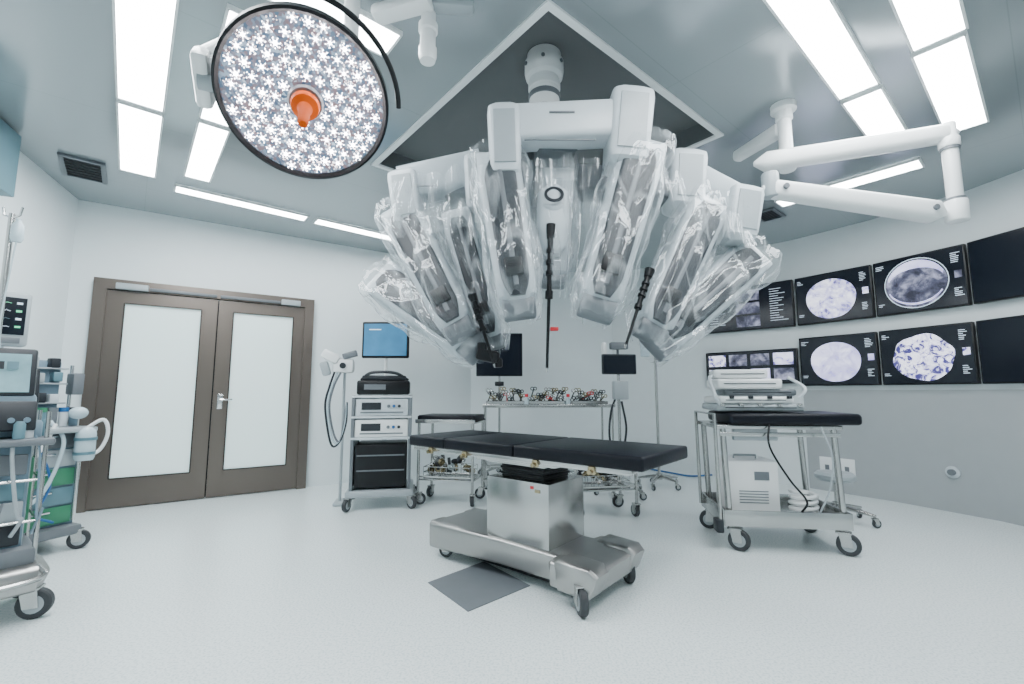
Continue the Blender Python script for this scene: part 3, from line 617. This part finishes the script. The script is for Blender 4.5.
for k in range(9): mb=MB(); mb.box((-.26+k*.065,-.217,.05+.055*(k%2)),(.03,.03,.022),.004); mb.cyl((-.26+k*.065,-.22,.05+.055*(k%2)),(-.26+k*.065,-.245,.05+.055*(k%2)),.008,n=10); mb.build('locking_clip','dgrey' if k%2 else 'steel',t2)
MB().tube(crom([(-.27,-.2,.05),(-.31,-.22,.12),(-.31,-.1,.24),(-.24,.05,.28)],6),.014).build('side_bow','offw',t2)
MB().tube(crom([(.27,-.2,.1),(.31,-.2,.17),(.27,-.05,.25)],6),.012).build('side_bow','offw',t2)
t2=thing('power_unit','white box-shaped unit standing on the trolley lower tray','power unit',(1.78,3.56,.222),R(-8))
MB().box((0,0,.19),(.36,.3,.37),.015).build('case','white',t2); mb=MB(); 
for k in range(5): mb.box((0,-.152,.08+k*.02),(.2,.004,.006))
mb.build('vent_slots','mgrey',t2); MB().box((.06,-.153,.27),(.1,.006,.06)).build('front_display','mgrey',t2); mb=MB(); mb.tube([(-.08,0,.375),(-.08,0,.40),(.08,0,.40),(.08,0,.375)],.008); mb.build('handle','lgrey',t2)
t2=thing('coiled_hose','white coiled hose heaped on the trolley lower tray','hose',(2.12,3.42,.223),R(-8))
pts=[(.09*math.cos(a*.5)*(1-.003*a),.08*math.sin(a*.5),.016+.0032*a) for a in range(0,48)]; MB().tube(pts,.014,8).build('coil','white',t2); mb=MB(); mb.tube(crom([(.08,0,.1),(.12,.05,.12),(.14,.12,.06),(.12,.15,.02)],5),.012); mb.build('loose_end','white',t2)
def starbase(t,r,h,n=5,cr=.035,a0=.3,m='steel'):
    for k in range(n):
        a=a0+2*PI*k/n; d_=V((math.cos(a),math.sin(a),0)); mb=MB(); mb.loft([d_*.02+V((0,0,.13)),d_*r*.5+V((0,0,.115)),d_*r+V((0,0,.095))],[.05,.04,.03],[.04,.035,.02],(0,0,1),n=12); mb.build('base_leg',m,t); caster(t,d_.x*r*.96,d_.y*r*.96,cr,.088,a+1)
    MB().cyl((0,0,.09),(0,0,.16),.035,n=20).build('base_hub',m,t)
    MB().cyl((0,0,.15),(0,0,h),.016,n=14).build('post',m,t)
t=thing('surgeon_stool','low round stool with chrome star base behind the trolley, near the monitors','stool',(2.80,4.05,0)); starbase(t,.27,.34)
mb=MB(); mb.lathe([(.001,.34),(.13,.34),(.15,.36),(.15,.39),(.13,.41),(.001,.41)],None,32); mb.build('seat','lgrey',t)
# ------------------------------------------------------------ endoscopy cart
t=thing('video_cart','white and black endoscopy cart with shelved units, right of the double door','equipment cart',(-1.30,4.66,0),R(12))
w,dp=.56,.5
MB().box((0,0,.15),(w+.06,dp+.06,.06),.015).build('base','lgrey',t)
for x,y,a in ((-.28,-.24,-2),(.28,-.24,-.8),(.28,.24,.5),(-.28,.24,2.4)): caster(t,x,y,.058,.135,a)
for x in (-1,1):
    for y in (-1,1): MB().box((x*(w/2-.015),y*(dp/2-.02),.62),(.03,.035,.90),.004).build('corner_post','mgrey',t)
    MB().box((x*(w/2-.012),0,.62),(.012,dp-.08,.86),.003).build('side_panel','lgrey',t)
for z in (.66,.86,1.055): MB().box((0,0,z),(w,dp,.022),.005).build('shelf','offw',t)
lc=MB().box((0,-.0,.40),(w-.08,dp-.04,.40),.01).build('lower_cabinet','black',t)
for z in (.5,.36): MB().box((0,-.236,z),(w-.12,.008,.012)).build('cabinet_trim','mgrey',lc)
for z,h,m_ in ((.755,.17,'white'),(.955,.17,'offw')):
    u=MB().box((0,-.01,z),(w-.065,dp-.05,h-.005),.01).build('device_unit',m_,t)
    MB().box((-.1,-.238,z+.01),(.18,.006,.07)).build('device_display','dgrey',u)
    MB().box((.0,-.238,z-.05),(.4,.006,.012)).build('device_seam','mgrey',u)
    for k in range(3): mb=MB(); mb.cyl((.06+k*.05,-.238,z+.01),(.06+k*.05,-.25,z+.01),.015,n=12); mb.build('control_knob',('mgrey','blue','dgrey')[k],u)
co,si=math.cos(R(12)),math.sin(R(12))
t=thing('scope_hanger','white scope hanger with short looping hoses left of the endoscopy cart','scope hanger',(-1.30-.40*co-.08*si,4.66-.40*si+.08*co,0),R(12))
MB().cyl((0,0,.03),(0,0,1.34),.014,n=12).build('pole','lgrey',t); MB().box((0,0,.015),(.10,.24,.03),.01).build('foot','lgrey',t)
hh=MB().box((.0,-.08,1.36),(.20,.12,.14),.03).build('hanger_head','white',t)
MB().box((-.12,-.10,1.45),(.17,.12,.09),.02,Matrix.Rotation(.5,4,'Y')).build('scope_head','white',hh)
MB().box((.06,-.11,1.47),(.14,.07,.06),.01,Matrix.Rotation(-.3,4,'Y')).build('scope_grip','mgrey',hh)
MB().box((-.17,-.10,1.33),(.08,.08,.14),.02,Matrix.Rotation(-.3,4,'Y')).build('scope_head','lgrey',hh)
MB().cyl((0,-.145,1.36),(0,-.165,1.36),.03,n=18).build('hanger_knob','dgrey',hh)
for k in range(3):
    mb=MB(); mb.tube(crom([(-.02-.03*k,-.11,1.30),(-.08-.02*k,-.13,1.15),(-.11-.02*k,-.14,.95),(-.06-.01*k,-.15,.70-.05*k),(.0,-.16,.62),(.03+.01*k,-.14,.80),(.05,-.13,1.0)],8),.010,8); mb.build('hose',('mgrey','hose','dgrey')[k],t)
t2=thing('processor_unit','black processor unit on top of the endoscopy cart','device',(-1.29,4.64,1.068),R(12))
MB().box((0,0,.075),(.5,.4,.14),.02).build('case','black',t2); mb=MB(); mb.box((0,.02,.17),(.42,.32,.05),.012); mb.tube(crom([(-.22,-.1,.15),(-.12,-.15,.22),(.1,-.15,.22),(.23,-.1,.15)],6),.015); mb.build('top_cover','dgrey',t2)
mb=MB(); mb.box((-.08,-.203,.08),(.2,.006,.05)); mb.build('display_strip','mgrey',t2)
c=at(386,340,5.32)
t2=thing('flat_monitor','blue-lit flat monitor on a floor pole behind the endoscopy cart','monitor',(c.x,c.y,0))
MB().cyl((0,.03,1.25),(0,.03,1.62),.018).build('neck','white',t2)
MB().box((0,.05,.635),(.05,.04,1.24),.008).build('pole','lgrey',t2); MB().box((0,.06,.02),(.34,.24,.04),.01).build('floor_foot','lgrey',t2)
MB().box((0,0,c.z),(.55,.05,.43),.015).build('housing','black',t2); sc=MB().box((0,-.027,c.z),(.50,.006,.375)).build('screen','scrb',t2)
MB().box((-.12,-.032,c.z+.12),(.14,.003,.012)).build('screen_text','txt',sc)
# ------------------------------------------------------------ steel trolleys
def trolley(name,label,cat,loc,rz,w,dp,h,pad,mid=True):
    t=thing(name,label,cat,loc,rz)
    for i,(sx,sy) in enumerate(((-1,-1),(1,-1),(1,1),(-1,1))):
        x,y=sx*(w/2-.03),sy*(dp/2-.03); MB().cyl((x,y,.12),(x,y,h),.014,n=12).build('leg','steel',t); caster(t,x,y,.055,.14,i*1.4+.3)
    mb=MB(); mb.box((0,0,h),(w,dp,.02),.005); mb.box((0,-dp/2,h+.015),(w,.01,.03),.003); mb.box((0,dp/2,h+.015),(w,.01,.03),.003); mb.build('tray_top','steel',t)
    if mid: mb=MB(); mb.box((0,0,.24),(w-.04,dp-.04,.015),.004); mb.box((0,-dp/2+.03,.27),(w-.06,.012,.012)); mb.build('lower_shelf','steel',t)
    if pad: MB().box((0,0,h+.04),(w-.02,dp-.03,.06),.02,seg=3).build('pad','vinyl',t)
    return t
def basket(x,y,z,rz,w,dp,lb,n=34):
    t=thing('instrument_basket',lb,'basket',(x,y,z),rz)
    mb=MB()
    for zz in (.004,.06,.11): mb.tube([(-w,-dp,zz),(w,-dp,zz),(w,dp,zz),(-w,dp,zz),(-w,-dp,zz)],.004,6)
    for k in range(9): mb.cyl((-w+w/4*k,-dp,0.002),(-w+w/4*k,-dp,.11),.003,n=6); mb.cyl((-w+w/4*k,dp,0.002),(-w+w/4*k,dp,.11),.003,n=6)
    mb.build('wire_frame','chrome',t)
    for k in range(n):
        mb=MB(); mb.lathe([(.018,-.014),(.036,-.014),(.036,.014),(.018,.014)],Matrix.Translation((random.uniform(-w*.85,w*.85),random.uniform(-dp*.8,dp*.8),random.uniform(.04,.18)))@Matrix.Rotation(random.random()*3,4,'X')@Matrix.Rotation(random.random()*3,4,'Y'),14,ring=True); mb.build('ring_fitting',('gold','chrome','dgrey')[k%3],t)
trolley('pad_trolley','steel trolley with black pad behind the left end of the operating table','trolley',(-.62,4.75,0),R(-12),.62,.42,.80,True)
basket(-.62,4.75,.248,R(-12),.24,.14,'wire basket of shiny ring fittings on the pad trolley lower shelf')
trolley('side_trolley','low steel trolley behind the operating table pedestal, under its right half','trolley',(.80,4.3,0),R(10),.62,.42,.52,False)
basket(.80,4.3,.248,R(10),.24,.14,'wire basket of ring fittings on the low trolley lower shelf')
t=trolley('instrument_table','long steel instrument table along the far wall behind the robot','instrument table',(.42,5.6,0),R(3),1.55,.55,.93,False)
def tray(x,y,rz,w,dp,lb):
    t=thing('instrument_tray',lb,'instrument tray',(x,y,.942),rz,'trays on the instrument table')
    mb=MB(); mb.box((0,0,.006),(w,dp,.01)); mb.box((0,-dp/2,.025),(w,.008,.05)); mb.box((0,dp/2,.025),(w,.008,.05)); mb.box((-w/2,0,.025),(.008,dp,.05)); mb.box((w/2,0,.025),(.008,dp,.05)); mb.build('tray_shell','steel',t)
    for k in range(18):
        x_=-w/2+.03+(w-.06)*k/17; hz=random.uniform(.06,.19); y0=-dp*random.uniform(.15,.42); lean=random.uniform(-.09,.09); x_b=max(-w/2+.02,min(w/2-.02,x_+lean)); mb=MB(); mb.cyl((x_,y0,hz),(x_b,dp*.30,.05),.008,n=8)
        for s_ in (-1,1): mb.tube([(x_+s_*.018+.018*math.cos(a),y0,hz+.01+.018*math.sin(a)) for a in [i*PI/4 for i in range(9)]],.006,6)
        mb.build('instrument',('chrome','dgrey','gold','steel','red' if k==9 else 'dgrey')[k%5],t)
tray(-.08,5.56,R(3),.46,.34,'left tray of scissors and clamps on the instrument table'); tray(.43,5.58,R(3),.46,.34,'middle tray of scissors and clamps on the instrument table'); tray(.92,5.62,R(3),.42,.34,'right tray of scissors and clamps on the instrument table')
for x_,y_,lb in ((.655,5.36,'small bottle with red cap standing left of the right instrument tray'),(.17,5.35,'small bottle with red cap between left and middle instrument trays')):
    t=thing('red_cap_bottle',lb,'bottle',(x_,y_,.942)); MB().lathe([(.001,0),(.025,0),(.025,.07),(.015,.09),(.015,.10),(.001,.10)],None,16).build('body','hose',t); MB().cyl((0,0,.10),(0,0,.135),.02,n=14).build('cap','red',t)
def stand(name,lb,x,y,zc,w,h,m_scr='scrd',tilt=0,hs='black',rz=0):
    t=thing(name,lb,'monitor stand',(x,y,0),rz); starbase(t,.26,zc,5,.038)
    MB().box((0,-.03,zc),(w,.05,h),.012).build('housing',hs,t); MB().box((0,-.058,zc),(w-.03,.006,h-.03)).build('screen',m_scr,t); MB().box((0,.0,zc-h/2-.1),(.12,.08,.06),.01).build('clamp','dgrey',t); return t
stand('rolling_monitor','dark monitor on rolling stand partly hidden behind the left draped arms',-.17,6.15,1.60,.62,.58)
t=stand('vital_signs_monitor','grey vital signs monitor on rolling stand right of the hanging instruments',1.16,4.98,1.40,.38,.22,'scrd',hs='dgrey',rz=.1)
mb=MB(); mb.tube(crom([(.0,0,1.1),(-.12,-.1,.9),(-.14,-.1,.6),(-.02,-.06,.42),(.06,-.04,.7),(.03,0,1.0)],8),.012); mb.build('cable_loop','dgrey',t)
mb=MB(); mb.cyl((0,0,1.40),(0,0,1.62),.014); mb.box((0,-.04,1.60),(.2,.07,.08),.015); mb.build('top_module','mgrey',t); MB().box((-.16,-.02,1.57),(.05,.05,.13),.01).build('side_module','white',t)
MB().box((-.0,-.05,1.12),(.16,.1,.2),.015).build('pump_module','lgrey',t)
t=thing('drip_stand','thin chrome drip stand right of the vital signs monitor','drip stand',(1.72,5.45,0)); starbase(t,.24,1.75,5,.032)
mb=MB(); mb.tube([(-.12,0,1.79),(-.12,0,1.74),(0,0,1.72),(.12,0,1.74),(.12,0,1.79)],.007); mb.build('hooks','chrome',t)
mb=MB(); mb.box((-.12,0,1.62),(.11,.03,.2),.014); mb.cyl((-.12,0,1.72),(-.12,0,1.75),.004); mb.build('fluid_bag','hose',t)
p=[atz(650,470,.0),atz(672,474,0),atz(690,477,0),atz(712,476,0)]
mb=MB(); mb.tube(crom([(q.x,q.y,.014) for q in p],8),.012); o=mb.build('floor_hose','blue'); tag(o,'short blue hose lying on the far floor beyond the operating table end','hose')
# ------------------------------------------------------------ left equipment
t=thing('anaesthesia_machine','blue-grey anaesthesia machine against the left wall beside the double door','anaesthesia machine',(-3.38,3.2,0),R(68))
MB().box((0,0,.14),(.54,.5,.07),.02).build('base','mgrey',t)
for x,y,a in ((-.24,-.21,-2),(.24,-.21,-.6),(.24,.21,.5),(-.24,.21,2.2)): caster(t,x,y,.064,.13,a)
MB().box((0,.03,.49),(.50,.40,.64),.015).build('cabinet','lblue',t)
for z,m_ in ((.25,'green'),(.38,'teal'),(.51,'green'),(.64,'lgrey'),(.76,'mgrey')):
    dr=MB().box((0,-.178,z),(.44,.018,.115 if z<.7 else .10),.004).build('drawer',m_,t); MB().box((0,-.195,z+.03),(.2,.016,.014),.003).build('drawer_handle','chrome',dr)
for x in (-.235,.235): MB().cyl((x,-.19,.2),(x,-.19,.84),.012,n=12).build('front_rail','chrome',t)
MB().box((0,-.04,.835),(.56,.52,.035),.01).build('work_surface','lgrey',t)
MB().box((-.03,.1,1.10),(.42,.16,.46),.02).build('upper_console','lblue',t)
for z in (1.02,1.16,1.27): MB().box((.02,.0,z),(.36,.06,.012),.004).build('console_shelf','lgrey',t)
s=MB().box((-.10,-.05,1.13),(.25,.04,.25),.012,Matrix.Rotation(-.12,4,'X')@rotz(-.3)).build('ventilator_display','dgrey',t); MB().box((-.106,-.075,1.13),(.20,.006,.19),0,Matrix.Rotation(-.12,4,'X')@rotz(-.3)).build('display_screen','scrl',s)
for k in range(5): v_=MB().cyl((-.02+.06*k,-.10,.855),(-.02+.06*k,-.10,.96),.026,n=20,bev=.004).build('vaporizer',('offw','teal','mgrey','offw','lblue')[k],t); MB().cyl((-.02+.06*k,-.10,.96),(-.02+.06*k,-.10,.99),.029,n=20).build('vaporizer_dial',('blue','green','mgrey','blue','dgrey')[k],v_)
for k,(x,z,m_) in enumerate(((.06,1.06,'dgrey'),(.13,1.05,'offw'),(.04,1.20,'lgrey'),(.14,1.21,'teal'),(.0,1.31,'lgrey'),(.12,1.31,'dgrey'))): MB().box((x,-.0,z),(.055,.07,.07),.008).build('flow_module',m_,t)
mb=MB(); mb.lathe([(.001,.62),(.05,.62),(.058,.64),(.058,.80),(.052,.83),(.03,.85),(.001,.85)],Matrix.Translation((.22,-.28,0)),28); ab_=mb.build('absorber_canister','hose',t)
for z in (.66,.76): MB().lathe([(.057,z),(.063,z),(.063,z+.02),(.057,z+.02)],Matrix.Translation((.22,-.28,0)),28,ring=True).build('canister_band','teal',ab_)
mb=MB(); mb.sph((.20,-.20,.95),.055,(1,1,.8),20); mb.build('bellows_dome','hose',t)
for k,(m_,pts) in enumerate((('white',[(.22,-.27,.84),(.30,-.31,.90),(.33,-.32,.80),(.29,-.31,.68),(.20,-.32,.66)]),('blue',[(-.1,-.22,.95),(-.05,-.27,.80),(.05,-.28,.5),(.0,-.27,.3),(.1,-.25,.22)]),('white',[(-.18,-.22,.98),(-.20,-.29,.80),(-.12,-.30,.6),(-.02,-.29,.72),(.06,-.25,.88)]),('hose',[(.05,-.2,.9),(.10,-.28,.75),(.02,-.29,.45),(-.1,-.27,.35),(-.14,-.22,.5)]))):
    MB().tube(crom(pts,8),.012 if k!=1 else .008,10).build('breathing_hose',m_,t)
MB().cyl((.25,.05,.85),(.25,.05,1.30),.012).build('side_pole','chrome',t); MB().box((.25,-.01,1.16),(.07,.10,.16),.012).build('side_module','mgrey',t)
t2=thing('patient_monitor','small patient monitor with traces and a row of numbers on top of the anaesthesia machine','monitor',(-3.54,3.12,1.335),R(55))
MB().cyl((0,.03,0),(0,.03,.1),.03).build('foot','lgrey',t2); MB().box((0,0,.27),(.26,.12,.38),.02).build('housing','lgrey',t2); sc=MB().box((0,-.063,.29),(.21,.006,.26)).build('screen','scrd',t2)
MB().box((0,-.063,.12),(.18,.008,.04),.003).build('button_row','mgrey',t2)
for k in range(4):
    mb=MB(); mb.tube([(-.09+.12*i/24,-.068,.38-.055*k+.008*(math.sin(i*1.9+k) if i%5==0 else .2*math.sin(i))) for i in range(25)],.0013,4); mb.build('trace_line',('gtxt','txt','teal','txt')[k],sc)
    MB().box((.07,-.068,.38-.055*k),(.028,.003,.014)).build('readout','gtxt' if k%2 else 'txt',sc)
t=thing('infusion_pole','grey pole with clear fluid bottle at the far left edge','infusion pole',(-3.10,2.72,0)); starbase(t,.12,2.20,4,.025,a0=.2)
MB().tube([(-.06,0,2.24),(-.05,0,2.19),(0,0,2.17),(.05,0,2.19),(.06,0,2.24)],.007).build('hook','chrome',t)
mb=MB(); mb.lathe([(.001,2.02),(.022,2.02),(.03,2.04),(.03,2.12),(.012,2.15),(.012,2.165),(.001,2.165)],Matrix.Translation((.045,0,.0)),20); mb.build('fluid_bottle','hose',t)
MB().tube(crom([(.045,0,2.02),(.05,-.02,1.8),(.03,-.02,1.5),(.04,0,1.3)],6),.004).build('drip_line','hose',t)
# front ventilator trolley
t=thing('ventilator_trolley','blue-grey ventilator trolley with tubes at the near left edge','ventilator',(-2.61,2.32,0),R(52))
mb=MB(); mb.loft([(-.26,0,.185),(-.23,0,.19),(.19,0,.19),(.23,0,.175)],[.36,.46,.46,.34],[.10,.14,.14,.08],(0,0,1),n=32,e=.35); mb.build('base','steelb',t)
for x,y,a in ((-.17,-.17,-2),(.17,-.17,-.5),(.17,.17,.5),(-.17,.17,2.2)): caster(t,x,y,.070,.155,a)
mb=MB(); mb.box((.0,.0,.29),(.38,.34,.10),.03); mb.build('base_cover','mgrey',t)
MB().box((-.02,.03,.57),(.32,.28,.54),.02).build('column_body','lblue',t)
for z,m_ in ((.40,'dgrey'),(.51,'lgrey'),(.62,'teal'),(.74,'mgrey')): dr=MB().box((-.02,-.117,z),(.29,.016,.10),.006).build('front_panel',m_,t); MB().box((-.02,-.128,z),(.1,.008,.02)).build('panel_catch','chrome',dr)
for x in (-.20,.18):
    for y in (-.14,.17): MB().cyl((x,y,.28),(x,y,1.0),.010,n=10).build('rail_post','steel',t)
for z in (.46,.66): 
    mb=MB(); mb.tube([(-.20,-.14,z),(.18,-.14,z),(.18,.17,z),(-.20,.17,z)],.007,6); mb.build('side_rail','steel',t)
MB().box((.145,.16,.55),(.06,.10,.40),.01).build('gas_block','green',t)
MB().box((0,0,.85),(.42,.38,.035),.012).build('shelf','mgrey',t)
mb=MB(); mb.box((-.02,.05,.98),(.32,.22,.22),.02); vu=mb.build('ventilator_unit','lblue',t)
s=MB().box((-.02,-.02,1.20),(.30,.05,.25),.014,Matrix.Rotation(-.2,4,'X')).build('display','dgrey',t); MB().box((-.02,-.049,1.197),(.25,.006,.20),0,Matrix.Rotation(-.2,4,'X')).build('display_screen','scrl',s)
for k in range(3): MB().box((-.06+.05*k,-.058+.012*k*0,1.235),(.04,.004,.04),0,Matrix.Rotation(-.2,4,'X')).build('screen_window',('teal','dgrey','teal')[k],s)
s=MB().box((.02,-.10,.98),(.24,.03,.15),.01,Matrix.Rotation(-.25,4,'X')).build('control_panel','dgrey',t)
for k in range(4): mb=MB(); mb.cyl((-.06+.055*k,-.112,.96),(-.06+.055*k,-.135,.96),.013,n=14); mb.build('control_knob','lblue',s)
for k in range(5):
    x0=-.14+.07*k; pts=[(x0,-.14,.88),(x0+.02*math.sin(k*2),-.17,.78),(x0+.03,-.18,.60-.03*k),(x0+.05,-.17,.48+.04*(k%3)),(x0+.02,-.15,.40)]
    MB().tube(crom(pts,7),.005+.003*(k%2),8).build('breathing_hose',('hose','blue','mgrey','lgrey','lblue')[k],t)
for k in range(4): bt=MB().lathe([(.001,.87),(.022,.87),(.022,.94),(.012,.955),(.001,.955)],Matrix.Translation((.08+.035*k,-.15+.05*k,0)),16).build('filter_canister',('teal','offw','lblue','teal')[k],t)
mb=MB(); mb.tube(crom([(.19,-.19,.25),(.21,-.25,.21),(.1,-.28,.20),(-.15,-.28,.20)],6),.012); mb.build('foot_rail','steel',t)
# ------------------------------------------------------------ world
w=bpy.data.worlds.new('world'); bpy.context.scene.world=w; w.use_nodes=True; w.node_tree.nodes['Background'].inputs[0].default_value=(.8,.88,.92,1); w.node_tree.nodes['Background'].inputs[1].default_value=.4
